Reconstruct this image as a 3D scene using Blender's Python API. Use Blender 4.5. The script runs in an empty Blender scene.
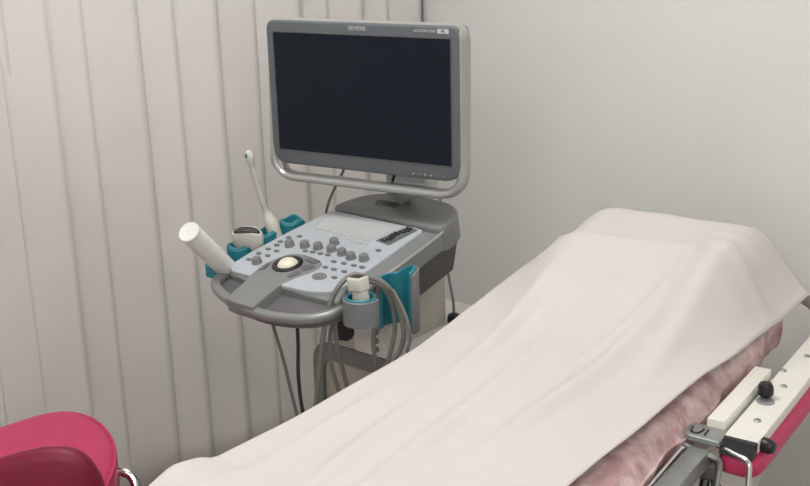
import bpy, bmesh, math, random
from mathutils import Vector, Matrix, Quaternion
random.seed(7)
SC = bpy.context.scene
COL = SC.collection
R = math.radians

# ---------------------------------------------------------------- camera
cam = bpy.data.cameras.new('camera'); camo = bpy.data.objects.new('camera', cam); COL.objects.link(camo)
cam.sensor_width = 36.0; cam.lens = 36.0 * 1100 / 810; cam.clip_start = 0.05
down = Vector((95 / 1100, -3597 / 1100, -1.0)).normalized(); upc = -down
fwc = Vector((0, 0, -1)); fwc = (fwc - upc * fwc.dot(upc)).normalized()
rtc = fwc.cross(upc)
camo.matrix_world = Matrix.Translation((0, 0, 1.56)) @ Matrix((rtc, fwc, upc)).to_4x4()
SC.camera = camo

# ---------------------------------------------------------------- view, world, lights
SC.view_settings.view_transform = 'Standard'; SC.view_settings.look = 'None'
SC.view_settings.gamma = 1.0; SC.view_settings.use_curve_mapping = False
SC.view_settings.exposure = 0.0
W = bpy.data.worlds.new('world'); SC.world = W; W.use_nodes = True
W.node_tree.nodes['Background'].inputs[0].default_value = (0.9, 0.95, 1.0, 1)
W.node_tree.nodes['Background'].inputs[1].default_value = 0.3
LAMPS = [((-0.9, -0.9), 15.0), ((0.7, -1.2), 17.0), ((-0.35, 1.80), 16.5), ((0.55, 0.6), 4.0)]  # third entry is the main lamp, the rest are added as fill
LAMP_COLOR = (1.0, 0.985, 0.97)
CEIL = 2.6

# ---------------------------------------------------------------- materials
def mat(name, col, rough=0.5, metal=0.0, var=0.0, scale=20.0, bump=0.0, bscale=60.0, spec=0.5, coat=0.0, col2=None, lo=0.4, hi=0.6):
    m = bpy.data.materials.new(name); m.use_nodes = True
    nt = m.node_tree; p = nt.nodes['Principled BSDF']
    p.inputs['Roughness'].default_value = rough; p.inputs['Metallic'].default_value = metal
    p.inputs['Specular IOR Level'].default_value = spec; p.inputs['Coat Weight'].default_value = coat
    tc = nt.nodes.new('ShaderNodeTexCoord')
    n = nt.nodes.new('ShaderNodeTexNoise'); n.inputs['Scale'].default_value = scale; n.inputs['Detail'].default_value = 4
    nt.links.new(tc.outputs['Object'], n.inputs['Vector'])
    r = nt.nodes.new('ShaderNodeValToRGB'); r.color_ramp.elements[0].position = lo; r.color_ramp.elements[1].position = hi
    c = Vector(col)
    a = c * (1 - var); b = Vector(col2) if col2 else Vector([min(1, x * (1 + var)) for x in c])
    r.color_ramp.elements[0].color = (*a, 1); r.color_ramp.elements[1].color = (*b, 1)
    nt.links.new(n.outputs['Fac'], r.inputs['Fac']); nt.links.new(r.outputs['Color'], p.inputs['Base Color'])
    if bump:
        n2 = nt.nodes.new('ShaderNodeTexNoise'); n2.inputs['Scale'].default_value = bscale; n2.inputs['Detail'].default_value = 5
        nt.links.new(tc.outputs['Object'], n2.inputs['Vector'])
        bp = nt.nodes.new('ShaderNodeBump'); bp.inputs['Strength'].default_value = bump; bp.inputs['Distance'].default_value = 0.004
        nt.links.new(n2.outputs['Fac'], bp.inputs['Height']); nt.links.new(bp.outputs['Normal'], p.inputs['Normal'])
    return m
M = {
 'wall': mat('wall_paint', (0.77, 0.775, 0.755), 0.7, var=0.012, scale=2, bump=0.05, bscale=150),
 'ceiling': mat('ceiling_paint', (0.82, 0.82, 0.80), 0.9, var=0.01),
 'floor': mat('vinyl_floor', (0.42, 0.38, 0.33), 0.4, var=0.06, scale=12),
 'blind': mat('blind_fabric', (0.72, 0.69, 0.665), 0.85, var=0.025, scale=3, bump=0.1, bscale=300, spec=0.2),
 'sheet': mat('paper_sheet', (0.66, 0.615, 0.60), 0.8, var=0.01, scale=6, bump=0.05, bscale=25, spec=0.2),
 'fleece': mat('pink_fleece', (0.54, 0.335, 0.34), 0.95, var=0.1, scale=22, bump=0.9, bscale=90, spec=0.1, col2=(0.78, 0.63, 0.61), lo=0.40, hi=0.68),
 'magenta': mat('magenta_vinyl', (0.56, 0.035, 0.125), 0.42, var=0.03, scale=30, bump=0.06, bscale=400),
 'magenta_shade': mat('shaded_magenta_vinyl', (0.22, 0.008, 0.04), 0.5, var=0.05, scale=30, bump=0.06, bscale=400),  # darker copy of the magenta vinyl, painting shade onto the backrest
 'chrome': mat('chrome', (0.72, 0.72, 0.72), 0.18, 1.0),
 'steel': mat('brushed_steel', (0.38, 0.40, 0.40), 0.38, 0.8, var=0.05, scale=60),
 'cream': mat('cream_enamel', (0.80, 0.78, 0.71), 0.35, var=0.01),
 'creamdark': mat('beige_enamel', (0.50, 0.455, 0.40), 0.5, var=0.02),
 'black': mat('black_plastic', (0.012, 0.012, 0.014), 0.35, var=0.1),
 'rubber': mat('black_rubber', (0.02, 0.02, 0.02), 0.7, var=0.1),
 'screen': mat('dark_glass_screen', (0.006, 0.011, 0.019), 0.3, var=0.05, scale=2, spec=0.25),
 'bezel': mat('grey_bezel_plastic', (0.115, 0.128, 0.14), 0.45, var=0.02),
 'rim': mat('rim_grey_plastic', (0.27, 0.275, 0.27), 0.30, 0.25, var=0.02),
 'silver': mat('silver_plastic', (0.42, 0.42, 0.405), 0.28, 0.35, var=0.02),
 'grey': mat('mid_grey_plastic', (0.22, 0.225, 0.22), 0.45, var=0.02),
 'darkgrey': mat('dark_grey_plastic', (0.11, 0.105, 0.105), 0.5, var=0.05),
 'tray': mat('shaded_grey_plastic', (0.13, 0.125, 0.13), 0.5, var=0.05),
 'panel': mat('pale_panel', (0.46, 0.495, 0.53), 0.4, var=0.02),
 'membrane': mat('pale_membrane', (0.46, 0.48, 0.48), 0.3, var=0.02, scale=40),
 'key': mat('key_grey', (0.14, 0.145, 0.15), 0.45, var=0.05),
 'knob': mat('knob_grey', (0.20, 0.205, 0.21), 0.4, var=0.03),
 'ivory': mat('ivory_ball', (0.80, 0.76, 0.62), 0.3, var=0.05, scale=60),
 'teal': mat('teal_rubber', (0.018, 0.21, 0.27), 0.5, var=0.05),
 'holder': mat('holder_grey', (0.19, 0.20, 0.21), 0.5, var=0.03),
 'white': mat('white_plastic', (0.80, 0.79, 0.76), 0.4, var=0.01),
 'putty': mat('putty_plastic', (0.60, 0.57, 0.52), 0.5, var=0.02),
 'ivorywhite': mat('ivory_plastic', (0.62, 0.61, 0.54), 0.35, var=0.01),
 'palegrey': mat('pale_grey_plastic', (0.58, 0.59, 0.585), 0.4),
 'cable': mat('grey_cable', (0.22, 0.215, 0.20), 0.5, var=0.03),
 'cabledark': mat('dark_cable', (0.05, 0.048, 0.045), 0.5, var=0.03),
 'letter': mat('pale_lettering', (0.55, 0.57, 0.58), 0.5),
 'lens': mat('dark_lens_rubber', (0.045, 0.042, 0.04), 0.5, var=0.05),
}
def emis(name, col, s):
    m = bpy.data.materials.new(name); m.use_nodes = True
    p = m.node_tree.nodes['Principled BSDF']; p.inputs['Base Color'].default_value = (0.9, 0.9, 0.9, 1)
    p.inputs['Emission Color'].default_value = (*col, 1); p.inputs['Emission Strength'].default_value = s
    return m
M['lamp'] = emis('lamp_diffuser', LAMP_COLOR, 3.0)

# ---------------------------------------------------------------- object helpers
def tag(o, label=None, cat=None, group=None, kind=None):
    if label: o['label'] = label
    if cat: o['category'] = cat
    if group: o['group'] = group
    if kind: o['kind'] = kind
    return o
def empty(name, loc, label, cat, group=None):
    o = bpy.data.objects.new(name, None); COL.objects.link(o); o.location = loc; o.empty_display_size = 0.1
    return tag(o, label, cat, group)
def rootloc(p):
    v = Vector((0, 0, 0))
    while p is not None:
        v += p.location; p = p.parent
    return v
def obj(name, bm, m, parent=None, smooth=True, angle=35, sub=0, solid=0, origin=None):
    """bm holds WORLD coordinates; the mesh is re-based on its parent's place."""
    bmesh.ops.remove_doubles(bm, verts=bm.verts, dist=1e-6)
    bmesh.ops.recalc_face_normals(bm, faces=bm.faces)
    if parent is None:
        if origin is None:
            zs = [v.co.z for v in bm.verts]; xs = [v.co.x for v in bm.verts]; ys = [v.co.y for v in bm.verts]
            origin = Vector(((min(xs) + max(xs)) / 2, (min(ys) + max(ys)) / 2, min(zs)))
        off = Vector(origin)
    else:
        off = rootloc(parent)
    bmesh.ops.translate(bm, verts=bm.verts, vec=-off)
    me = bpy.data.meshes.new(name)
    if smooth:
        for f in bm.faces: f.smooth = True
        for e in bm.edges:
            if len(e.link_faces) == 2 and e.calc_face_angle(0) > R(angle): e.smooth = False
    bm.to_mesh(me); bm.free()
    for mm in (m if isinstance(m, (list, tuple)) else [m]): me.materials.append(mm)
    o = bpy.data.objects.new(name, me); COL.objects.link(o)
    if parent is None: o.location = off
    else: o.parent = parent
    if solid:
        s = o.modifiers.new('solid', 'SOLIDIFY'); s.thickness = solid; s.offset = -1
    if sub:
        s = o.modifiers.new('sub', 'SUBSURF'); s.levels = sub; s.render_levels = sub
    return o

def frame(o, x, y, z):
    m = Matrix.Identity(4)
    for i, v in enumerate((x, y, z)): m.col[i][:3] = v
    m.col[3][:3] = o
    return m
def box(bm, T, x0, x1, y0, y1, z0, z1, bev=0.0, seg=3, taper=None):
    vs = []
    for z in (z0, z1):
        for (x, y) in ((x0, y0), (x1, y0), (x1, y1), (x0, y1)):
            if taper and z == z0:
                cx, cy = (x0 + x1) / 2, (y0 + y1) / 2
                x = cx + (x - cx) * taper[0]; y = cy + (y - cy) * taper[1]
            vs.append(bm.verts.new(T @ Vector((x, y, z))))
    fs = [bm.faces.new([vs[i] for i in q]) for q in ((0, 3, 2, 1), (4, 5, 6, 7), (0, 1, 5, 4), (1, 2, 6, 5), (2, 3, 7, 6), (3, 0, 4, 7))]
    if bev:
        es = {e for f in fs for e in f.edges}
        bmesh.ops.bevel(bm, geom=list(es), offset=bev, segments=seg, profile=0.5, affect='EDGES', clamp_overlap=True)
    return bm
def prism(bm, T, pts, z0, z1, bev=0.0, seg=3, ztop=None, both=False):
    """extrude a closed outline; optional rounded top edge; ztop(x,y) shapes the top"""
    n = len(pts)
    rings = []
    # signed area -> inward normals
    A = sum(pts[i][0] * pts[(i + 1) % n][1] - pts[(i + 1) % n][0] * pts[i][1] for i in range(n))
    sg = 1 if A > 0 else -1
    def inset(d):
        out = []
        for i in range(n):
            a, b, c = Vector(pts[i - 1]), Vector(pts[i]), Vector(pts[(i + 1) % n])
            t1 = (b - a).normalized(); t2 = (c - b).normalized()
            n1 = Vector((-t1.y, t1.x)) * sg; n2 = Vector((-t2.y, t2.x)) * sg
            m = (n1 + n2)
            if m.length < 1e-6: m = n1
            m.normalize(); k = max(0.5, m.dot(n1))
            out.append(b + m * (d / k))
        return out
    lv = []
    if both and bev:
        for k in range(seg + 1):
            a = math.pi / 2 * k / seg; lv.append((bev * (1 - math.sin(a)), z0 + bev * (1 - math.cos(a))))
    else: lv.append((0, z0))
    if bev:
        for k in range(seg + 1):
            a = math.pi / 2 * k / seg; lv.append((bev * (1 - math.cos(a)), z1 - bev + bev * math.sin(a)))
    else: lv.append((0, z1))
    for d, z in lv:
        rings.append([bm.verts.new(T @ Vector((p[0], p[1], z + (ztop(p[0], p[1]) if ztop and z > (z0 + z1) / 2 else 0)))) for p in (inset(d) if d else [Vector(q) for q in pts])])
    for a, b in zip(rings, rings[1:]):
        for i in range(n): bm.faces.new((a[i], a[(i + 1) % n], b[(i + 1) % n], b[i]))
    bm.faces.new(rings[0][::-1]); bm.faces.new(rings[-1])
    return bm
def spline(pts, n=8, closed=False):
    P = [Vector(p) for p in pts]; out = []; N = len(P)
    for i in range(N if closed else N - 1):
        if closed: p0, p1, p2, p3 = P[i - 1], P[i], P[(i + 1) % N], P[(i + 2) % N]
        else: p0, p1, p2, p3 = P[max(i - 1, 0)], P[i], P[i + 1], P[min(i + 2, N - 1)]
        for k in range(n):
            t = k / n
            out.append(0.5 * ((2 * p1) + (p2 - p0) * t + (2 * p0 - 5 * p1 + 4 * p2 - p3) * t * t + (3 * p1 - p0 - 3 * p2 + p3) * t ** 3))
    if not closed: out.append(P[-1].copy())
    return out
def rpoly(pts, r, n=5):
    """round the corners of a polygon (2D or 3D); r number or list"""
    out = []; N = len(pts)
    for i in range(N):
        a, b, c = Vector(pts[i - 1]), Vector(pts[i]), Vector(pts[(i + 1) % N])
        rr = r[i] if isinstance(r, (list, tuple)) else r
        d1 = min(rr, (a - b).length * 0.49); d2 = min(rr, (c - b).length * 0.49)
        p = b + (a - b).normalized() * d1; q = b + (c - b).normalized() * d2
        for k in range(n + 1):
            t = k / n; out.append((1 - t) ** 2 * p + 2 * t * (1 - t) * b + t * t * q)
    return out
def sweep(bm, path, prof, closed=False, up=None, cap=True):
    """sweep a 2D profile (list of (u,w) or function i->profile) along a 3D path. u lies along `side`, w along `up`"""
    P = [Vector(p) for p in path]; N = len(P); rings = []
    nrm = None
    for i in range(N):
        if closed: t = (P[(i + 1) % N] - P[i - 1]).normalized()
        else: t = (P[min(i + 1, N - 1)] - P[max(i - 1, 0)]).normalized()
        if up is not None: u = Vector(up); s = t.cross(u).normalized(); w = s.cross(t).normalized()
        else:
            if nrm is None:
                a = Vector((0, 0, 1)) if abs(t.z) < 0.9 else Vector((1, 0, 0)); nrm = (a - t * a.dot(t)).normalized()
            else: nrm = (nrm - t * nrm.dot(t)).normalized()
            w = nrm; s = t.cross(w)
        pr = prof(i / (N - 1)) if callable(prof) else prof
        rings.append([bm.verts.new(P[i] + s * a + w * b) for a, b in pr])
    m = len(rings[0])
    for i in range(N if closed else N - 1):
        a, b = rings[i], rings[(i + 1) % N]
        for k in range(m): bm.faces.new((a[k], a[(k + 1) % m], b[(k + 1) % m], b[k]))
    if not closed and cap: bm.faces.new(rings[0][::-1]); bm.faces.new(rings[-1])
    return bm
def circ(r, n=10, r2=None): return [(r * math.cos(2 * math.pi * k / n), (r2 or r) * math.sin(2 * math.pi * k / n)) for k in range(n)]
def tube(bm, path, r, n=10, closed=False, sm=0):
    if sm: path = spline(path, sm, closed)
    if callable(r): return sweep(bm, path, lambda t: circ(r(t), n), closed)
    return sweep(bm, path, circ(r, n), closed)
def lathe(bm, T, prof, n=24, sx=1.0, sy=1.0):
    """prof: list of (r,z)"""
    rings = []
    for r, z in prof:
        if r < 1e-6: rings.append([bm.verts.new(T @ Vector((0, 0, z)))])
        else: rings.append([bm.verts.new(T @ Vector((r * sx * math.cos(2 * math.pi * k / n), r * sy * math.sin(2 * math.pi * k / n), z))) for k in range(n)])
    for a, b in zip(rings, rings[1:]):
        for k in range(n):
            if len(a) == 1 and len(b) == 1: continue
            if len(a) == 1: bm.faces.new((a[0], b[k], b[(k + 1) % n]))
            elif len(b) == 1: bm.faces.new((a[k], a[(k + 1) % n], b[0]))
            else: bm.faces.new((a[k], a[(k + 1) % n], b[(k + 1) % n], b[k]))
    if len(rings[0]) > 1: bm.faces.new(rings[0][::-1])
    if len(rings[-1]) > 1: bm.faces.new(rings[-1])
    return bm
def B(): return bmesh.new()
def axis_frame(p, d):
    z = Vector(d).normalized(); a = Vector((0, 0, 1)) if abs(z.z) < 0.95 else Vector((1, 0, 0))
    x = a.cross(z).normalized(); return frame(Vector(p), x, z.cross(x), z)
def lerp_table(tab, x):
    if x <= tab[0][0]: return tab[0][1]
    for (a, b), (c, d) in zip(tab, tab[1:]):
        if x <= c:
            t = (x - a) / (c - a); t = t * t * (3 - 2 * t) * 0.4 + t * 0.6
            return b + (d - b) * t
    return tab[-1][1]
def sst(a, b, x):
    t = max(0, min(1, (x - a) / (b - a))); return t * t * (3 - 2 * t)

# ---------------------------------------------------------------- room (walls turned a little against the view)
RA = R(37); RX = Vector((math.cos(RA), math.sin(RA), 0)); RY = Vector((-math.sin(RA), math.cos(RA), 0)); RO = Vector((0.05, 3.25, 0))
RT = frame(RO, RX, RY, Vector((0, 0, 1)))
XL, XR, YN = -3.6, 0.0, -4.2
def struct(name, args, m):
    o = obj(name, box(B(), RT, *args), m, smooth=False); o['kind'] = 'structure'; return o
struct('floor', (XL - .1, XR + .1, YN - .1, .1, -0.08, 0.0), M['floor'])
struct('ceiling', (XL - .1, XR + .1, YN - .1, .1, CEIL, CEIL + .1), M['ceiling'])
struct('wall_back', (XL - .1, XR + .1, 0.0, 0.1, 0, CEIL), M['wall'])
struct('wall_left', (XL - .1, XL, YN, 0, 0, CEIL), M['wall'])
struct('wall_right', (XR, XR + .1, YN, 0, 0, CEIL), M['wall'])
struct('wall_front', (XL - .1, XR + .1, YN - .1, YN, 0, CEIL), M['wall'])

# square panels: main ceiling light by the blinds, the others unseen added fill
for i, ((lx, ly), pw) in enumerate(LAMPS):
    T = Matrix.Translation((lx, ly, CEIL))
    e = empty('ceiling_or_fill_light', (lx, ly, CEIL - .03), ['added square fill light panel above the chair side, in front', 'added square fill light panel above the couch side, in front', 'square ceiling light panel nearest the blinds and the machine', 'added square fill light panel nearest the couch'][i], 'ceiling light', 'ceiling light panels')
    obj('diffuser', box(B(), T, -.28, .28, -.28, .28, -.022, -.016), M['lamp'], e, smooth=False)
    b = B()
    for q in ((-.3, .3, -.3, -.28), (-.3, .3, .28, .3), (-.3, -.28, -.28, .28), (.28, .3, -.28, .28)): box(b, T, *q, -.03, 0.0)
    obj('frame', b, M['white'], e, smooth=False)
    l = bpy.data.lights.new('panel_light', 'AREA'); l.shape = 'SQUARE'; l.size = 0.56; l.energy = pw; l.color = LAMP_COLOR
    lo = bpy.data.objects.new('panel_light', l); COL.objects.link(lo); lo.location = (0, 0, -.005); lo.parent = e

# ---------------------------------------------------------------- vertical blinds
bl = empty('vertical_blind', RO + RX * (-1.1) - RY * 0.1, 'pale vertical blind of wide overlapping fabric slats beside the ultrasound machine', 'blind')
b = B()
# distances of the slat edges along the wall, from its right end leftwards (m)
edges = [-.028, -.145, -.240, -.344, -.437, -.565, -.678, -.797, -.889, -1.028, -1.116, -1.208, -1.32, -1.43, -1.53, -1.64, -1.75, -1.86]
random.seed(3)
for x1, x0 in zip(edges, edges[1:]):
    w = x1 - x0 + 0.02; n = 8; a0 = random.choice((0.001, 0.004, 0.009, 0.013)); ph = random.uniform(-.004, .004); cols = []
    for k in range(n + 1):
        t = k / n; x = x0 - 0.012 + w * t
        y = -0.045 - a0 * t + 0.003 * math.sin(math.pi * t)
        col = []
        for zz in [0.015 + 2.435 * j / 14 for j in range(15)]:
            yy = y + 0.003 * math.sin(zz * 2.1 + x0 * 9) * t
            col.append(b.verts.new(RT @ Vector((x + 0.003 * math.sin(zz * 1.7 + x0 * 5), yy, zz))))
        cols.append(col)
    for c0, c1 in zip(cols, cols[1:]):
        for j in range(14): b.faces.new((c0[j], c1[j], c1[j + 1], c0[j + 1]))
obj('slats', b, M['blind'], bl, solid=0.0007)
obj('headrail', box(B(), RT, -1.9, -.01, -.10, -.02, 2.45, 2.5, .004), M['white'], bl)

# ================================================================= EXAMINATION COUCH
BO = Vector((.028, 1.84, 0)); a = R(55)
BS = Vector((math.cos(a), math.sin(a), 0)); BV = Vector((math.sin(a), -math.cos(a), 0)); UP = Vector((0, 0, 1))
BT = frame(BO, BS, BV, UP)     # s along the couch, v across it
def bd(s, v, z): return BT @ Vector((s, v, z))
TOP = [(-1.3, .808), (-.1, .812), (.0, .815), (.1, .825), (.2, .852), (.3, .895), (.37, .931), (.41, .939), (.47, .947), (.51, .955), (.55, .946), (.6, .93)]
FAR = [(-1.3, .800), (-.72, .806), (-.66, .822), (-.60, .829), (-.555, .821), (-.515, .806), (-.45, .805), (0.0, .800), (.1, .805), (.2, .816), (.3, .828), (.4, .840), (.5, .852), (.56, .866)]
EDGE = [(-1.3, .42), (-.6, .435), (-.307, .444), (-.06, .458), (.119, .470), (.3, .492), (.43, .508), (.56, .525)]
def top_z(s, v, ve, zedge, vr=.36):
    T = lerp_table(TOP, s)
    vr = vr + .066 * sst(.1, .48, s)
    z = zedge + (T - zedge) * (1 - sst(vr, ve, v))
    zf = lerp_table(FAR, s)
    if v < .14: z = zf + (z - zf) * sst(-.02, .13, v)
    return z
couch = empty('examination_couch', bd(-.3, .25, 0), 'magenta and cream examination couch under the pink fleece cover and white sheet', 'examination couch')
# base + under-frame
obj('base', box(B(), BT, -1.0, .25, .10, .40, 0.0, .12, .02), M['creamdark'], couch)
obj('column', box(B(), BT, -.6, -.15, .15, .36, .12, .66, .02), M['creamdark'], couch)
obj('frame', box(B(), BT, -1.25, .18, .03, .48, .66, .70, .006), M['cream'], couch)
# side panel
pp = [(-1.2, .705), (.25, .705), (.40, .62), (.525, .555), (.44, .515), (.365, .485), (.30, .40), (.24, .25), (.21, .12), (-1.2, .12)]
T2 = frame(bd(0, .50, 0), BS, UP, BV)
obj('side_panel', prism(B(), T2, [Vector(p) for p in pp], -.02, .005, .003), M['putty'], couch)
# padded seat and back rest of the couch (underneath the fleece)
b = B(); pr = []
ss = [-1.25 + i * (1.73) / 40 for i in range(41)]
rows = []
for s in ss:
    q_ = lambda v: top_z(s, v, .50, .79, .345) - .036
    vv = [(.05, .705), (.05, q_(.05) - .01), (.08, q_(.08)), (.20, q_(.20)), (.36, q_(.36)), (.42, q_(.42) - .004), (.455, .735), (.455, .705)]
    rows.append([b.verts.new(bd(s, v, max(z, .702))) for v, z in vv])
for r0, r1 in zip(rows, rows[1:]):
    for k in range(8): b.faces.new((r0[k], r0[(k + 1) % 8], r1[(k + 1) % 8], r1[k]))
b.faces.new(rows[0]); b.faces.new(rows[-1][::-1])
obj('mattress', b, M['magenta'], couch)
# steel accessory rail along the near side
b = box(B(), BT, -1.1, -.028, .510, .542, .728, .757, .002); obj('side_rail', b, M['steel'], couch)
b = B(); tube(b, [bd(-1.0, .498, .742), bd(-.3, .499, .742), bd(-.06, .500, .75), bd(-.03, .503, .757)], .0035, 8, sm=5); obj('guide_rod', b, M['chrome'], couch)
# magenta padded side board under the white bars
pts = rpoly([(-.008, .545), (-.008, .612), (.67, .618), (.67, .545)], [.02, .035, .02, .01], 6)
obj('side_pad', prism(B(), BT, pts, .708, .7465, .016, 4, both=True), M['magenta'], couch)

# white rail bar (thing attached to the couch: part)
bar = obj('long_rail_bar', box(B(), BT, .012, .69, .549, .602, .747, .768, .002), M['cream'], couch)
cap = B(); 
prism(cap, frame(bd(0, .5495, 0), BS, UP, BV), [(-.010, .7455), (.0125, .7455), (.0125, .7675), (.003, .7675)], 0, .052, 0)
obj('end_cap', cap, M['black'], bar, smooth=False)
def screw(s, v, z, par):
    T = Matrix.Translation(bd(s, v, z)); b = lathe(B(), T, [(.0058, -.001), (.0058, .0015), (.0045, .0026), (.0030, .0026), (.0026, .0008), (0, .0008)], 14)
    obj('screw', b, M['steel'], par)
for s, v in ((.085, .578), (.235, .575), (.385, .572), (.30, .5555), (.56, .572)): screw(s, v, .768, bar)
def knob(p, d, par, r=.0135, h=.024, name='knob'):
    T = axis_frame(p, d)
    return obj(name, lathe(B(), T, [(r * .7, 0), (r * .95, .003), (r, .010), (r * .96, h * .7), (r * .75, h * .93), (r * .35, h), (0, h)], 18), M['black'], par)
w = obj('washer', lathe(B(), Matrix.Translation(bd(.160, .567, .768)), [(.0145, 0), (.0145, .003), (.012, .004), (0, .004)], 20), M['steel'], bar)
kn = knob(bd(.176, .563, .772), Vector((-.1, 0, 1)), bar, .0130, .024)
knob(bd(.034, .600, .757), BV * .9 - BS * .25, bar, .0120, .024)
b = box(B(), BT, .027, .265, .516, .5445, .742, .782, .002); sb = obj('short_rail_bar', b, M['cream'], couch)
b = box(B(), BT, .04, .25, .5445, .549, .742, .752); obj('hinge_strip', b, M['darkgrey'], couch)
# clamp plate
pl = rpoly([(-.018, .492), (.030, .492), (.030, .552), (-.018, .552)], [.018, .012, .004, .004], 6)
cl = obj('clamp_plate', prism(B(), BT, pl, .760, .768, .002), M['steel'], couch)
b = B(); tube(b, [bd(.012, .500, .7685), bd(-.003, .502, .7685), bd(-.006, .512, .7685), bd(.004, .517, .7685), bd(.014, .517, .7685)], .0016, 6, sm=4)
tube(b, [bd(.014, .524, .7685), bd(-.006, .525, .7685)], .0016, 6)
obj('slot_mark', b, M['black'], cl)
obj('clamp_jaw', box(B(), BT, -.022, .008, .503, .549, .700, .726, .003), M['darkgrey'], couch)
b = B(); tube(b, [bd(-.024, .500, .752), bd(-.030, .520, .752), bd(-.030, .548, .748), bd(-.020, .556, .735), bd(-.028, .556, .70)], .0045, 8, sm=5); obj('clamp_hook', b, M['steel'], couch)
b = B(); tube(b, [bd(-.020, .548, .705), bd(-.035, .556, .665)], .0045, 8); tube(b, [bd(-.02, .535, .70), bd(-.035, .535, .675)], .008, 8); obj('clamp_screw', b, M['black'], couch)
b = B(); tube(b, [bd(-.012, .550, .700), bd(-.03, .575, .690), bd(-.035, .612, .688)], .0018, 6, sm=4); obj('pin', b, M['black'], couch)
# bent chrome handle rod
path = [bd(.004, .540, .752)] + [p for p in rpoly([bd(.004, .540, .752), bd(-.023, .602, .752), bd(-.062, .612, .62)], .012, 6)[7:14]] + [bd(-.077, .616, .56)]
b = B(); tube(b, path, .0042, 10); obj('bent_handle', b, M['chrome'], couch)
# leg casters
for s in (-.9, .15):
    for v in (.14, .36):
        pass
b = B(); box(b, BT, .52, .60, .50, .515, .08, .10, .003); tube(b, [bd(.56, .507, .10), bd(.56, .507, .16)], .005, 8); box(b, BT, .22, .54, .46, .50, .06, .09, .003)
obj('pedal', b, M['rubber'], couch)

# ---- pink fleece cover
def fleece_z(s, v):
    return top_z(s, v, .50, .79, .345) - .016 - .006 * sst(.2, .4, s) * sst(.40, .47, v)
b = B(); rows = []
NS = 110
for i in range(NS + 1):
    s = -1.22 + (1.22 + .500) * i / NS
    T = lerp_table(TOP, s)
    row = []
    vs = [.02 + .44 * k / 22 for k in range(23)]
    zs = [fleece_z(s, v) for v in vs]
    zend = zs[-1]
    # round the near side down to just above the frame
    low = .722
    bow = .006 * math.sin(s * 23) + .004 * math.sin(s * 51 + 1) + .008 * math.exp(-((s - .36) / .02) ** 2) + .006 * math.exp(-((s - .44) / .015) ** 2)
    hang = [(.470, zend - .006), (.480, zend - .016), (.488, zend - .03), (.493, (zend + low) / 2 + .005), (.492, low + .018), (.486, low)]
    far = [(.012, low), (.008, (zs[0] + low) / 2), (.012, zs[0] - .012)]
    for v, z in far + list(zip(vs, zs)) + hang:
        wv = 0.0022 * math.sin(s * 37 + v * 30) + 0.0018 * math.sin(s * 71 - z * 90)
        extra = bow * sst(.44, .49, v) if v > .44 else 0
        row.append(b.verts.new(bd(s, v + extra * .7 + (wv if v > .46 else 0), z + wv * .6)))
    rows.append(row)
m = len(rows[0])
for r0, r1 in zip(rows, rows[1:]):
    for k in range(m - 1): b.faces.new((r0[k], r1[k], r1[k + 1], r0[k + 1]))
# head end closes down
endrow = rows[-1]; low = []
for k, v in enumerate(endrow):
    c = BT.inverted() @ v.co; low.append(b.verts.new(bd(c.x + .012, c.y, max(.74, c.z - .10) if 2 < k < m - 6 else max(.722, c.z - .0))))
for k in range(m - 1): b.faces.new((endrow[k], low[k], low[k + 1], endrow[k + 1]))
fl = obj('fleece_cover', b, M['fleece'], solid=0.006, angle=80)
tag(fl, 'pink fluffy fleece cover hanging over the near side of the couch', 'blanket')
t = bpy.data.textures.new('fleece_tufts', 'CLOUDS'); t.noise_scale = 0.035; t.noise_depth = 2
s2 = fl.modifiers.new('sub', 'SUBSURF'); s2.levels = 1; s2.render_levels = 1
d = fl.modifiers.new('tufts', 'DISPLACE'); d.texture = t; d.strength = 0.008; d.mid_level = 0.7; d.texture_coords = 'LOCAL'

# ---- white paper sheet over the top
def sheet_pt(i, k, NS, NV):
    s = -1.28 + (1.28 + .552) * i / NS
    ve = lerp_table(EDGE, s); v0 = -.012 - .004 * math.sin(s * 9)
    q = k / NV; v = v0 + (ve - v0) * q
    ze = .803 + .018 * sst(.42, .56, s)
    z = top_z(s, v, ve + .012, ze, .345)
    # creases: (s0,v0)-(s1,v1), height, width
    for (sa, va, sb_, vb, h, wd) in CRE:
        dx, dy = sb_ - sa, vb - va; L = math.hypot(dx, dy)
        t_ = ((s - sa) * dx + (v - va) * dy) / L / L; dist = ((s - sa) * dy - (v - va) * dx) / L
        if -.15 < t_ < 1.15:
            e = sst(-.15, .1, t_) * (1 - sst(.85, 1.15, t_))
            z += h * e * math.exp(-(dist / wd) ** 2)
    z += .0012 * math.sin(s * 21 + v * 13) + .0010 * math.sin(v * 47 - s * 17)
    # the far head corner is a little lifted, the bottom-left roll
    z += .006 * math.exp(-((s + .60) / .06) ** 2 - ((v - .0) / .10) ** 2)
    return s, v, z
CRE = [(.40, .36, -.30, .30, .015, .020), (.46, .40, .02, .40, .007, .016), (.25, .10, -.55, .16, .012, .018), (.10, .20, -.7, .235, .011, .018),
       (.365, .04, .385, .36, .012, .014), (.42, .36, .40, .50, .008, .014), (-.25, .30, -.9, .36, -.008, .03), (.2, .14, -.2, .13, -.007, .02), (.47, .36, .47, .46, .006, .012),
       (.33, .20, -.05, .29, -.006, .016), (-.2, .06, -.9, .05, .006, .014), (.30, .34, .0, .27, .006, .011)]
b = B(); rows = []; NS, NV = 150, 70
for i in range(NS + 1):
    row = []
    s, v, z = sheet_pt(i, 0, NS, NV)
    for dz, dv in ((.07, -.006), (.045, -.008), (.02, -.009), (.007, -.006)):
        row.append(b.verts.new(bd(s, v + dv, z - dz)))
    for k in range(NV + 1):
        s, v, z = sheet_pt(i, k, NS, NV)
        row.append(b.verts.new(bd(s, v, z)))
    rows.append(row)
m = len(rows[0])
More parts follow.
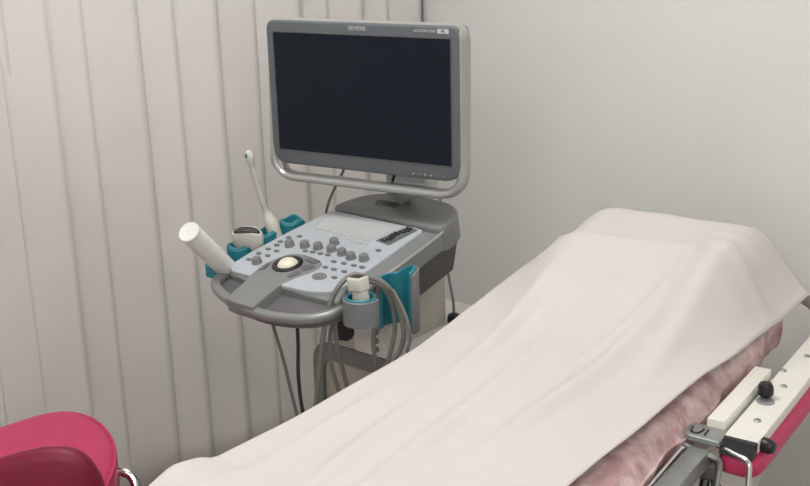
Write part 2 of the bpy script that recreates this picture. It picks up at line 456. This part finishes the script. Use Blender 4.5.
for r0, r1 in zip(rows, rows[1:]):
    for k in range(m - 1): b.faces.new((r0[k], r1[k], r1[k + 1], r0[k + 1]))
prev = rows[-1]
for step, (ds, dz) in enumerate(((.008, .004), (.014, .012), (.018, .035), (.020, .07))):
    cur = []
    for k in range(m):
        c = BT.inverted() @ rows[-1][k].co
        flare = sst(.44, .52, c.y)
        cur.append(b.verts.new(bd(c.x + ds + .006 * flare * (step + 1) / 4, c.y + .012 * flare * (step + 1) / 4, c.z - dz * (1 - .35 * flare) + .004 * math.sin(k * .35) * (step > 1))))
    for k in range(m - 1): b.faces.new((prev[k], cur[k], cur[k + 1], prev[k + 1]))
    prev = cur
sh = obj('couch_sheet', b, M['sheet'], solid=0.0015, angle=80)
tag(sh, 'white disposable sheet spread wrinkled over the whole examination couch', 'sheet')

# ================================================================= ULTRASOUND MACHINE
P0 = Vector((-.297, 2.032, .83)); cy_, ct_ = R(-39), R(12)
cb = Vector((math.cos(cy_), math.sin(cy_), 0)); ca = Vector((-math.sin(cy_) * math.cos(ct_), math.cos(cy_) * math.cos(ct_), math.sin(ct_)))
cn = cb.cross(ca); CT = frame(P0, cb, ca, cn)                # console: x right, y back, z out of the panel
ah = Vector((-math.sin(cy_), math.cos(cy_), 0)); UT = frame(Vector((P0.x, P0.y, 0)), cb, ah, UP)   # upright body
my = R(-31); mr = Vector((math.cos(my), math.sin(my), 0)); mb = Vector((-math.sin(my), math.cos(my), 0))
MO = Vector((-.073, 2.27, 1.183)); MT = frame(MO, mr, mb, UP)   # monitor: x right, y away, z up
us = empty('ultrasound_machine', UT @ Vector((.03, .4, 0)), 'grey and white ultrasound machine on wheels with a dark monitor beside the couch', 'ultrasound machine')

# --- body
bt = B()
box(bt, UT, -.075, .145, .262, .60, .10, .635, .02)
body = obj('lower_body', bt, M['putty'], us)
# front arch frame
arch = []
ax0, ax1, az0, az1 = -.095, .160, .10, .645
outer = rpoly([(ax0, az0), (ax1, az0), (ax1, az1), (ax0, az1)], [.01, .01, .06, .06], 6)
inner = rpoly([(ax0 + .028, az0 + .03), (ax1 - .028, az0 + .03), (ax1 - .028, az1 - .04), (ax0 + .028, az1 - .04)], [.01, .01, .035, .035], 6)
b = B(); FT = frame(UT @ Vector((0, .262, 0)), cb, UP, -ah)
o1 = [b.verts.new(FT @ Vector((p[0], p[1], .012))) for p in outer]; i1 = [b.verts.new(FT @ Vector((p[0], p[1], .012))) for p in inner]
o0 = [b.verts.new(FT @ Vector((p[0], p[1], -.03))) for p in outer]; i0 = [b.verts.new(FT @ Vector((p[0], p[1], -.001))) for p in inner]
n = len(outer)
for k in range(n):
    j = (k + 1) % n
    b.faces.new((o1[k], o1[j], i1[j], i1[k])); b.faces.new((o0[k], o0[j], o1[j], o1[k])); b.faces.new((i1[k], i1[j], i0[j], i0[k]))
obj('front_frame', b, M['grey'], body)
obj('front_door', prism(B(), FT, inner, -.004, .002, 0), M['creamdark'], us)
# top ledge
obj('top_ledge', box(B(), UT, -.09, .158, .255, .62, .630, .650, .008), M['white'], us)
b = B(); lathe(b, Matrix.Translation(UT @ Vector((.115, .50, .650))), [(.014, 0), (.016, .006), (.014, .018), (.007, .022), (0, .022)], 16); obj('plug', b, M['black'], us)
# wheels
for x in (-.12, .17):
    for y in (.30, .62):
        p = UT @ Vector((x, y, .05)); b = B()
        lathe(b, axis_frame(p - cb * .014, cb), [(.035, 0), (.05, .006), (.05, .022), (.035, .028)], 20)
        wh = obj('wheel', b, M['rubber'], us)
obj('base', box(B(), UT, -.14, .19, .24, .66, .07, .11, .02), M['grey'], us)
# column
obj('column', box(B(), UT, -.075, .105, .30, .49, .645, .86, .012), M['putty'], us)
obj('neck_bracket', box(B(), CT, -.12, .172, .20, .455, -.125, -.03, .008, taper=(.9, .8)), M['darkgrey'], us)
# connector panel under the console
b = box(B(), UT, .042, .140, .236, .30, .652, .730, .006)
cp = obj('connector_box', b, M['white'], us)
for k in range(3):
    T = frame(UT @ Vector((.108, .235, .672 + .019 * k)), cb, UP, -ah)
    obj('socket', lathe(B(), T, [(.0065, -.001), (.0065, .002), (.0035, .002), (.003, .0), (0, 0)], 12), M['grey'], cp)
ph = obj('port_housing', box(B(), UT, -.040, .041, .248, .30, .652, .745, .008), M['putty'], us)
T = frame(UT @ Vector((.006, .2475, .695)), cb, UP, -ah)
obj('port', prism(B(), T, rpoly([(-.024, -.034), (.016, -.030), (.033, -.004), (.030, .040), (-.018, .040), (-.030, 0)], .014), -.01, .002), M['black'], ph)

# --- console housing
OUT = [(-.163, .10), (-.162, .05), (-.150, .022), (-.108, -.001), (-.033, -.024), (.057, -.029), (.131, -.012), (.174, .022), (.188, .075), (.187, .236), (.182, .423), (.156, .466), (.097, .487), (-.012, .486), (-.088, .448), (-.118, .375), (-.145, .257), (-.160, .16)]
out = spline([(x, y) for x, y in OUT], 5, True)
def shrink(P, d):
    c = Vector((.012, .22)); return [c + (Vector(p) - c) * d for p in P]
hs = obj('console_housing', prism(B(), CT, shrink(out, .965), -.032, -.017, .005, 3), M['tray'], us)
# raised rear body: everything behind the palm openings
rear = [(-.150, .066), (-.10, .060), (.19, .062), (.187, .236), (.182, .423), (.156, .466), (.097, .487), (-.012, .486), (-.088, .448), (-.120, .375), (-.147, .257), (-.162, .16), (-.164, .10)]
obj('console_top', prism(B(), CT, rpoly(rear, .018, 3), -.040, -.003, .005, 3), M['grey'], us)
# rim tube around the front
b = B()
rp = spline([(x, y, -.010) for x, y in [(-.152, .17), (-.157, .14), (-.158, .10), (-.156, .05), (-.144, .026), (-.105, .004), (-.033, -.018), (.057, -.023), (.129, -.006), (.169, .027), (.181, .075), (.180, .12), (.176, .16)]], 8)
prof = [(.0105 * math.copysign(abs(math.cos(q)) ** .8, math.cos(q)), .0105 * math.copysign(abs(math.sin(q)) ** .8, math.sin(q))) for q in [2 * math.pi * k / 16 for k in range(16)]]
sweep(b, [CT @ p for p in rp], prof, up=cn)
obj('rim', b, M['rim'], us)
b = B(); tube(b, [CT @ Vector(p) for p in [(.183, .12, -.0035), (.1855, .236, -.0030), (.184, .36, -.0025), (.182, .40, .002)]], .0030, 8, sm=6)
obj('edge_highlight', b, M['silver'], us)  # silver strip drawn in place of the highlight along the right edge
# rear hump
hump = spline([(-.119, .380), (-.06, .3785), (.05, .3735), (.15, .370), (.176, .372), (.1865, .385), (.184, .425), (.157, .468), (.098, .488), (-.012, .487), (-.089, .449)], 5, True)
hp = obj('rear_hump', prism(B(), CT, hump, -.045, .013, .010, 5), M['grey'], us)
b = B()
for k in range(5):
    T = CT @ Matrix.Translation((-.002 + (k - 2) * .0115, .428 , .0128)); lathe(b, T, [(.0095, 0), (.0095, .0016), (.0065, .0016), (.0065, .0006), (0, .0006)], 16, 1, 1.25)
obj('vent', b, M['darkgrey'], hp)
# control panel
PN = [(-.140, .066), (-.157, .10), (-.156, .15), (-.141, .257), (-.121, .362), (-.116, .371), (.140, .366), (.147, .360), (.146, .20), (.143, .115), (.131, .080), (.100, .067), (.063, .062), (.0, .060), (-.078, .066)]
cp_ = obj('control_panel', prism(B(), CT, rpoly(PN, .012, 4), -.004, .005, .003, 3), M['panel'], us)
obj('membrane', prism(B(), CT, rpoly([(-.096, .285), (-.104, .352), (.088, .350), (.066, .276)], .006), .0045, .0058, 0), M['membrane'], cp_)
# trackball island and strap to the rim
isl = rpoly([(-.056, -.026), (-.02, -.031), (.026, -.031), (.018, .03), (.014, .058), (.022, .088), (.046, .132), (.042, .160), (.020, .172), (-.030, .180), (-.066, .168), (-.084, .120), (-.080, .075), (-.066, .03)], [.003, .01, .003, .01, .01, .02, .02, .015, .02, .02, .02, .02, .02, .01], 4)
il = obj('trackball_island', prism(B(), CT, isl, -.022, .0068, .003, 3), M['grey'], us)
T = CT @ Matrix.Translation((-.031, .130, .0072))
obj('ball_ring', lathe(B(), T, [(.033, 0), (.033, .002), (.030, .0035), (.024, .0035), (.022, 0)], 28), M['black'], il)
obj('trackball', lathe(B(), T, [(.023 * math.cos(R(q)), -.004 + .017 * math.sin(R(q))) for q in range(0, 91, 10)], 28), M['ivory'], il)
for pts in ([(-.010, .158), (.024, .152), (.030, .166), (-.004, .172)], [(.006, .128), (.022, .118), (.036, .142), (.016, .150)], [(.006, .088), (.014, .088), (.026, .112), (.006, .114)], [(-.074, .086), (-.064, .094), (-.070, .120), (-.078, .110)]):
    obj('key', prism(B(), CT, rpoly(pts, .004, 3), .007, .0092, .0008, 2), M['key'], il)
# knobs
knob_bm = []
KN = [(-.104, .113), (-.090, .199), (-.054, .208), (-.020, .213), (.016, .215), (0, .242), (.049, .211), (.079, .204), (.110, .209)]
k0 = None
for i, (x, y) in enumerate(KN):
    T = CT @ Matrix.Translation((x, y, .005))
    obj('knob', lathe(B(), T, [(.0112, 0), (.0114, .0025), (.0100, .0032), (.0097, .0105), (.0082, .0128), (0, .0133)], 20), M['knob'], cp_)
BTN = [(-.132, .116), (-.131, .145), (-.125, .168), (-.104, .145), (-.100, .168), (-.120, .189), (-.124, .205), (-.120, .227), (-.038, .192), (-.019, .194), (.002, .195), (.022, .196), (.054, .178), (.080, .180), (.106, .181), (.077, .152), (.104, .153), (.054, .152), (.101, .126), (.113, .252), (-.10, .24), (.128, .181)]
for i, (x, y) in enumerate(BTN):
    if y > .30: continue
    T = CT @ Matrix.Translation((x, y, .0048))
    obj('button', lathe(B(), T, [(.0075, 0), (.0072, .002), (.0050, .0028), (0, .0028)], 14, 1, .62), M['key'], cp_)
T = CT @ Matrix.Translation((.068, .118, .0048))
obj('selector_dial', lathe(B(), T, [(.0165, 0), (.0165, .002), (.0155, .0025), (.013, .0015), (.008, .0015), (.0075, .003), (0, .003)], 24, 1, .8), M['knob'], cp_)
# pale membrane keys row
for k in range(7):
    T = CT @ Matrix.Translation((-.01 + .013 * k, .268 + .004 * math.sin(k), .0048))
    obj('membrane_key', lathe(B(), T, [(.0052, 0), (.0052, .0012), (.004, .0012), (.0035, .0006), (0, .0006)], 14), M['membrane'], cp_)
# slide controls
sp = obj('slider_plate', prism(B(), CT, rpoly([(.078, .285), (.119, .279), (.136, .358), (.104, .362)], .003), .0045, .0062, 0), M['key'], us)
for k in range(8):
    t = (k + .5) / 8; x = .099 + .020 * t; y = .284 + .073 * t
    dx = .004 * math.sin(k * 1.3)
    obj('slider_knob', box(B(), CT, x - .010 + dx, x + .006 + dx, y - .0020, y + .0020, .0062, .0110, .001, 1), M['lens'], sp)
# --- probe holders
def cup(T, r, h, t, gap0, gap1, m_in, m_out, name='probe_holder', floor=True, tilt=0, hfun=None):
    """C-shaped cup; opening between the angles gap0..gap1 (deg); the lining is a sub-part"""
    def shell(ra, rb, z0, z1, m, nm, par):
        b = B(); N = 36; A = []
        for k in range(N + 1):
            a = R(gap1 + (360 - (gap1 - gap0)) * k / N); A.append(a)
        rings = []
        for a in A:
            hz = (hfun(a) if hfun else 0)
            rings.append([b.verts.new(T @ Vector((rr * math.cos(a), rr * math.sin(a), zz))) for rr, zz in ((ra, z0), (rb, z0), (rb, z1 + hz - .002), ((ra + rb) / 2, z1 + hz), (ra, z1 + hz - .002))])
        for p, q in zip(rings, rings[1:]):
            for i in range(5): b.faces.new((p[i], p[(i + 1) % 5], q[(i + 1) % 5], q[i]))
        b.faces.new(rings[0]); b.faces.new(rings[-1][::-1])
        return obj(nm, b, m, par)
    o = shell(r, r + t, -h, 0, m_out, name, us)
    shell(r - t, r + .0002, -h + .004, .003, m_in, 'lining', o)
    return o
RT_ = frame(CT @ Vector((.214, .075, -.050)), cb, ah, UP)
CUP1 = CT @ Vector((.226, .064, .022))
CUP2 = CT @ Vector((.232, .165, .010))
def upf(p): return frame(p, cb, ah, UP)
cup(upf(CUP1), .030, .050, .005, 20, 75, M['teal'], M['holder'])
cup(upf(CUP2), .036, .105, .006, 225, 352, M['teal'], M['holder'], hfun=lambda a: .022 * max(0, math.cos(a - R(40))))
b = box(B(), CT, .170, .200, .09, .20, -.055, -.020, .006); obj('holder_rail', b, M['holder'], us)
LC = [(-.171, .085, 28), (-.186, .165, 30), (-.176, .232, 26), (-.160, .300, 26)]
for (x, y, r) in LC:
    cup(upf(CT @ Vector((x - .020, y, .004))), r / 1000, (.026 if y < .1 else .05), .004, 200, 250, M['teal'], M['teal'], hfun=lambda a: .004 * math.cos(3 * a))
b = B(); sweep(b, [CT @ Vector(p) for p in [(-.168, .06, -.03), (-.178, .12, -.03), (-.165, .22, -.03), (-.145, .33, -.03)]], [(-.012, -.02), (.012, -.02), (.012, .015), (-.012, .015)], up=cn); obj('holder_rail', b, M['holder'], us)

# --- monitor
mon = obj('monitor_housing', prism(B(), frame(MO, mr, UP, -mb), rpoly([(-.251, -.160), (.222, -.160), (.222, .153), (-.251, .153)], [.045, .045, .022, .022], 8), -.045, .0, .006, 4, both=True), M['bezel'], us)
MF = frame(MO, mr, UP, -mb)     # x right, y up, z towards the viewer
obj('screen', prism(B(), MF, [(-.2305, -.127), (.2005, -.127), (.2005, .1275), (-.2305, .1275)], -.002, .0006), M['screen'], mon, smooth=False)
b = B()
for (x0, x1, z0, z1) in ((-.233, .203, .1275, .130), (-.233, .203, -.1295, -.127), (-.233, -.2305, -.127, .1275), (.2005, .203, -.127, .1275)): box(b, MF, x0, x1, z0, z1, -.001, .0012)
obj('screen_border', b, M['darkgrey'], mon, smooth=False)
# silver handle loop behind the bezel
loop = rpoly([(-.256, -.192), (.218, -.192), (.221, .146), (-.243, .146)], [.055, .06, .024, .024], 10)
b = B(); sweep(b, [MF @ Vector((p[0], p[1], -.020)) for p in loop], [(.0105 * math.cos(2 * math.pi * k / 14), .019 * math.sin(2 * math.pi * k / 14)) for k in range(14)], closed=True, up=-mb)
obj('handle_loop', b, M['silver'], us)
# swollen lower-left corner of the loop
b = B(); sweep(b, [MF @ Vector(p) for p in spline([(-.258, -.12, -.022), (-.256, -.15, -.022), (-.246, -.172, -.022), (-.232, -.186, -.022)], 6)], lambda t: circ(.006 + .013 * math.sin(math.pi * min(1, t * 1.0)), 12, .016), up=-mb)
obj('handle_corner', b, M['silver'], us)
obj('rear_housing', prism(B(), MF, rpoly([(-.15, -.12), (.14, -.12), (.14, .11), (-.15, .11)], .03), -.085, -.04, .012), M['bezel'], us)
# arm, collar and foot
arm = obj('monitor_arm', prism(B(), MF, rpoly([(.000, -.215), (.118, -.215), (.105, -.10), (.012, -.10)], [.03, .03, .01, .01], 6), -.105, -.055, .012, 4, both=True), M['palegrey'], us)
obj('arm_slot', prism(B(), MF, [(.028, -.168), (.058, -.168), (.058, -.172), (.034, -.172), (.024, -.20), (.019, -.20)], -.056, -.0540), M['black'], arm, smooth=False)
foot = CT @ Vector((.012, .452, .02)); top = MF @ Vector((.058, -.20, -.08))
b = B(); sweep(b, [foot - UP * .01, foot + UP * .012, (foot + top) / 2 + UP * .004, top], [(-.026, -.016), (.026, -.016), (.026, .016), (-.026, .016)], up=ah); bmesh.ops.bevel(b, geom=list(b.edges), offset=.003, segments=2, affect='EDGES')
ft = obj('monitor_foot', b, M['silver'], us)
obj('foot_slot', box(B(), frame(foot + UP * .020 - ah * .0, cb, ah, UP), .006, .016, -.030, -.014, -.004, .006), M['black'], ft)

def text(body, size, x, z, m, parent, off=.0008):
    cu = bpy.data.curves.new('lettering', 'FONT'); cu.body = body; cu.size = size; cu.extrude = 0.0003; cu.align_x = 'CENTER'; cu.align_y = 'CENTER'
    t = bpy.data.objects.new('lettering', cu); COL.objects.link(t); bpy.context.view_layer.update()
    me = bpy.data.meshes.new_from_object(t.evaluated_get(bpy.context.evaluated_depsgraph_get()))
    bpy.data.objects.remove(t); bpy.data.curves.remove(cu)
    b = B(); b.from_mesh(me); bpy.data.meshes.remove(me)
    T = MF @ Matrix.Translation((x, z, off))
    for v in b.verts: v.co = T @ v.co
    for f in b.faces: f.material_index = 0
    return obj('lettering', b, m, parent, smooth=False)
M['lettering_dark'] = mat('dark_lettering', (0.1, 0.11, 0.12), 0.5)
text('SIEMENS', .0115, -.016, .1415, M['letter'], mon)
text('ACUSON X300', .0075, .143, .1415, M['letter'], mon)
bg = obj('badge', prism(B(), MF, rpoly([(.172, .1375), (.197, .1375), (.197, .1465), (.172, .1465)], .0015), -.001, .0008), M['letter'], mon)
text('PE', .008, .1845, .142, M['lettering_dark'], mon, .0012)
for k in range(6):
    obj('monitor_button', lathe(B(), MF @ Matrix.Translation((.11 + .014 * k, -.150, -.0005)), [(.0022, 0), (.0022, .0014), (0, .0014)], 10), M['silver'] if k in (0, 2, 3) else M['grey'], mon)

# ================================================================= PROBES, BOTTLE, CABLES
# gel bottle leaning in the first left holder
p0, p1 = Vector((-.427, 2.10, .951)), Vector((-.368, 2.215, .825))
T = axis_frame(p1, p0 - p1); L = (p0 - p1).length
g = empty('gel_bottle', p1, 'white smooth cylindrical gel bottle tilted in the leftmost teal holder', 'bottle')
obj('body', lathe(B(), T, [(.014, -.004), (.020, 0), (.0215, .01), (.0220, L - .006), (.0212, L - .003)], 28), M['white'], g)
obj('cap', lathe(B(), T, [(.0222, L - .003), (.0225, L - .001), (.0225, L + .004), (.0210, L + .0055), (.0170, L + .0045), (0, L + .0040)], 28), M['white'], g)

# curved-array probe
c0 = Vector((-.338, 2.275, .874))
vd = Vector((-.331, 2.18, 0)).normalized()
px = Vector((.995, -.10, -.02)).normalized(); pz = Vector((-.05, -.35, .93)); pz = (pz - px * pz.dot(px)).normalized(); py = pz.cross(px)
PT = frame(c0, px, py, pz)
g = empty('curved_probe', c0 - pz * .03, 'broad cream ultrasound probe with dark curved lens standing in the left holders', 'ultrasound probe')
def ell_loft(T, secs, m, name, par, n=28, e=2.6):
    b = B(); rings = []
    for (z, ax, ay, ox, oy) in secs:
        ring = []
        for k in range(n):
            q = 2 * math.pi * k / n; c, s = math.cos(q), math.sin(q)
            x = math.copysign(abs(c) ** (2 / e), c) * ax; y = math.copysign(abs(s) ** (2 / e), s) * ay
            bulge = .010 * (1 - (x / .034) ** 2) if z > .018 else 0
            ring.append(b.verts.new(T @ Vector((x + ox, y + oy, z + bulge))))
        rings.append(ring)
    for p, q in zip(rings, rings[1:]):
        for k in range(n): b.faces.new((p[k], p[(k + 1) % n], q[(k + 1) % n], q[k]))
    b.faces.new(rings[0][::-1]); b.faces.new(rings[-1]); return obj(name, b, m, par)
ell_loft(PT, [(-.05, .016, .010, 0, 0), (-.025, .024, .013, 0, 0), (-.008, .032, .015, 0, 0), (.010, .0345, .016, 0, 0), (.020, .0345, .016, 0, 0), (.026, .032, .0135, 0, 0)], M['ivorywhite'], 'body', g)
ell_loft(PT, [(.0255, .0292, .0088, 0, 0), (.0285, .0285, .0080, 0, 0), (.0295, .026, .006, 0, 0)], M['lens'], 'lens', g)

# slim endocavity probe
g = empty('wand_probe', Vector((-.31, 2.36, .85)), 'slim cream wand probe with long thin shaft rising behind the left holders', 'ultrasound probe')
wp = [Vector(q) for q in ((-.326, 2.30, 1.058), (-.319, 2.31, 1.009), (-.309, 2.32, .957), (-.301, 2.33, .923), (-.290, 2.33, .890), (-.279, 2.33, .848))]
def rad(t): return .0068 + .0 * t if t < .5 else .0068 + .0085 * sst(.5, .75, t)
b = B(); tube(b, wp, rad, 14, sm=6); obj('shaft', b, M['ivorywhite'], g)
T = axis_frame(wp[0] - (wp[0] - wp[1]).normalized() * .012, wp[0] - wp[1])
obj('tip', lathe(B(), T, [(.0068, -.008), (.0095, .002), (.0105, .012), (.009, .020), (.005, .0255), (0, .027)], 18), M['ivorywhite'], g)
dvec = Vector((-.9, -.5, .1)).normalized()
obj('tip_mark', lathe(B(), axis_frame(wp[0] + Vector((-.0055, -.0058, .004)), dvec), [(.005, 0), (.0045, .003), (0, .0035)], 12), M['teal'], g)

# probe in the right holder
q = CUP1
g = empty('linear_probe', q - UP * .03, 'cream square-topped ultrasound probe standing in the right teal holder', 'ultrasound probe')
ell_loft(upf(q), [(-.03, .014, .012, 0, 0), (0.0, .015, .0125, 0, 0), (.014, .0135, .012, -.002, 0)], M['ivorywhite'], 'grip', g, e=3.5)
obj('head', box(B(), upf(q) @ Matrix.Translation((-.003, 0, 0)) @ Matrix.Rotation(R(-6), 4, 'Y'), -.0175, .0175, -.0145, .0145, .012, .040, .005), M['ivorywhite'], g)
obj('lens', box(B(), upf(q) @ Matrix.Translation((-.003, 0, 0)) @ Matrix.Rotation(R(-6), 4, 'Y'), -.0105, .0125, -.010, .010, .0385, .0415, .001), M['lens'], g)

tube_b = lambda pts, r, n=10: tube(B(), [Vector(p) for p in pts], r, n, sm=7)
obj('cable', tube_b([(-.060, 1.992, .800), (-.067, 2.0, .752), (-.065, 2.0, .71), (-.061, 2.02, .658), (-.055, 2.04, .56)], .0045), M['cable'], g)
def cable(pts, r, m, label, group=None):
    return tag(obj('probe_cable' if group else 'cable', tube_b(pts, r), M[m]), label, 'cable', group)
GC = 'grey probe cables looped over the right holder'
cable([(-.187, 1.99, .606), (-.175, 1.98, .69), (-.165, 1.97, .757), (-.15, 1.96, .828), (-.129, 1.96, .876), (-.102, 1.97, .897), (-.076, 1.965, .895), (-.049, 1.965, .886), (-.027, 1.975, .858), (-.013, 1.975, .817), (-.007, 1.975, .773), (-.015, 1.98, .738), (-.029, 1.98, .715), (-.045, 1.985, .67), (-.055, 1.99, .60)], .0052, 'cable', 'grey probe cable of the largest outer loop around the right holder', GC)
cable([(-.110, 2.02, .58), (-.129, 2.0, .69), (-.137, 1.99, .748), (-.137, 1.98, .808), (-.122, 1.97, .85), (-.099, 1.982, .880), (-.075, 1.985, .880), (-.046, 1.99, .865), (-.030, 2.0, .828), (-.024, 2.0, .782), (-.030, 2.0, .741), (-.040, 2.0, .699), (-.045, 2.01, .62)], .0046, 'cable', 'grey probe cable of the inner loop nested inside the largest one', GC)
cable([(-.120, 1.985, .845), (-.134, 1.985, .822), (-.148, 1.99, .779), (-.152, 1.99, .717), (-.142, 2.0, .658), (-.128, 2.0, .60)], .0042, 'cable', 'short grey cable hanging between the two left loop strands', GC)
cable([(-.026, 1.965, .868), (-.012, 1.96, .84), (.000, 1.955, .808), (.005, 1.955, .771), (-.001, 1.96, .742), (.006, 1.965, .70), (.004, 1.975, .64)], .0035, 'cable', 'thin pale cable hanging rightmost beside the white column', GC)
cable([(-.274, 2.10, .800), (-.278, 2.1, .779), (-.269, 2.1, .728), (-.256, 2.1, .668), (-.245, 2.1, .6), (-.233, 2.1, .524), (-.225, 2.12, .40)], .0036, 'cable', 'thin grey cable hanging slantwise under the front of the console')
cable([(-.224, 2.10, .795), (-.224, 2.1, .771), (-.227, 2.12, .697), (-.23, 2.12, .641), (-.229, 2.12, .584), (-.224, 2.12, .526), (-.22, 2.13, .40)], .0040, 'cabledark', 'dark cable hanging straight down under the front of the console')
cable([(-.110, 2.38, 1.05), (-.125, 2.39, 1.023), (-.136, 2.40, .994), (-.158, 2.42, .95), (-.173, 2.43, .915), (-.182, 2.44, .875), (-.185, 2.44, .80)], .0032, 'cable', 'thin cable dropping behind the left part of the monitor')
cable([(.025, 2.37, 1.04), (.035, 2.38, 1.01), (.050, 2.41, .982), (.066, 2.44, .954), (.082, 2.48, .921), (.086, 2.46, .879), (.090, 2.44, .813), (.098, 2.41, .746), (.106, 2.36, .70), (.107, 2.348, .674)], .0032, 'cable', 'thin cable running down beside the white column to a black plug')

# ================================================================= CHAIR
CO = Vector((-.80, 1.93, 0))
ch = empty('swivel_chair', CO, 'magenta upholstered chair with chrome arm at the lower left, before the blinds', 'chair')
# seat cushion
oc = [(-1.04, 1.82), (-1.00, 1.93), (-.92, 2.03), (-.845, 2.095), (-.79, 2.142), (-.74, 2.158), (-.69, 2.140), (-.64, 2.09), (-.600, 2.02), (-.575, 1.94), (-.565, 1.85), (-.575, 1.76), (-.63, 1.68), (-.75, 1.64), (-.9, 1.68), (-1.0, 1.76)]
ocs = spline(oc, 5, True)
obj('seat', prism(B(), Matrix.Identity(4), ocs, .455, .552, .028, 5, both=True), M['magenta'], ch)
obj('piping', tube(B(), [Vector((x, y, .541)) + (Vector((CO.x, CO.y - .02, .541)) - Vector((x, y, .541))).normalized() * .004 for x, y in ocs], .0035, 8, closed=True), M['magenta'], ch)
# curved back rest (its rear shell faces the camera, shade painted into its colour)
b = B(); rows = []
N = 30
BK = [(-1.02, .50), (-.9, .56), (-.80, .60), (-.733, .632), (-.70, .640), (-.663, .647), (-.627, .646), (-.601, .638), (-.585, .622), (-.572, .596), (-.562, .560), (-.556, .52)]
for i in range(N + 1):
    t = i / N; x = -1.02 + .464 * t ** .8; u = (t - .5) * 2
    H = lerp_table(BK, x); yy = 1.79 - .01 * (1 - u * u)
    rows.append([b.verts.new(Vector((x, yy + dy, zz))) for dy, zz in ((0, .40), (-.012, .45), (-.014, H - .02), (-.004, H - .004), (.006, H), (.022, H - .006), (.032, H - .03), (.030, .44))])
for p, q in zip(rows, rows[1:]):
    for k in range(8): b.faces.new((p[k], p[(k + 1) % 8], q[(k + 1) % 8], q[k]))
b.faces.new(rows[0]); b.faces.new(rows[-1][::-1])
obj('backrest', b, M['magenta_shade'], ch, angle=60)
b = B(); tube(b, [(-.66, 1.92, .43), (-.62, 1.94, .455), (-.592, 1.955, .487), (-.572, 1.96, .500), (-.552, 1.955, .490), (-.541, 1.935, .455), (-.536, 1.89, .36), (-.545, 1.86, .25), (-.65, 1.86, .22)], .0105, 12, sm=6)
obj('arm_tube', b, M['chrome'], ch)
obj('gas_column', lathe(B(), Matrix.Translation((-.80, 1.88, 0)), [(.05, .07), (.05, .10), (.025, .12), (.025, .30), (.018, .31), (.018, .46)], 20), M['chrome'], ch)
for k in range(5):
    a_ = R(72 * k + 20); dv = Vector((math.cos(a_), math.sin(a_), 0)); p = Vector((-.80, 1.88, 0))
    b = B(); sweep(b, [p + dv * .03 + UP * .09, p + dv * .25 + UP * .07], lambda t: [(q * (1 - .4 * t), w_ * (1 - .4 * t)) for q, w_ in circ(.022, 10, .015)]); leg = obj('leg', b, M['chrome'], ch)
    obj('caster', lathe(B(), axis_frame(p + dv * .25 + UP * .028 - dv.cross(UP) * .012, dv.cross(UP)), [(.02, 0), (.028, .004), (.028, .02), (.02, .024)], 16), M['rubber'], leg)
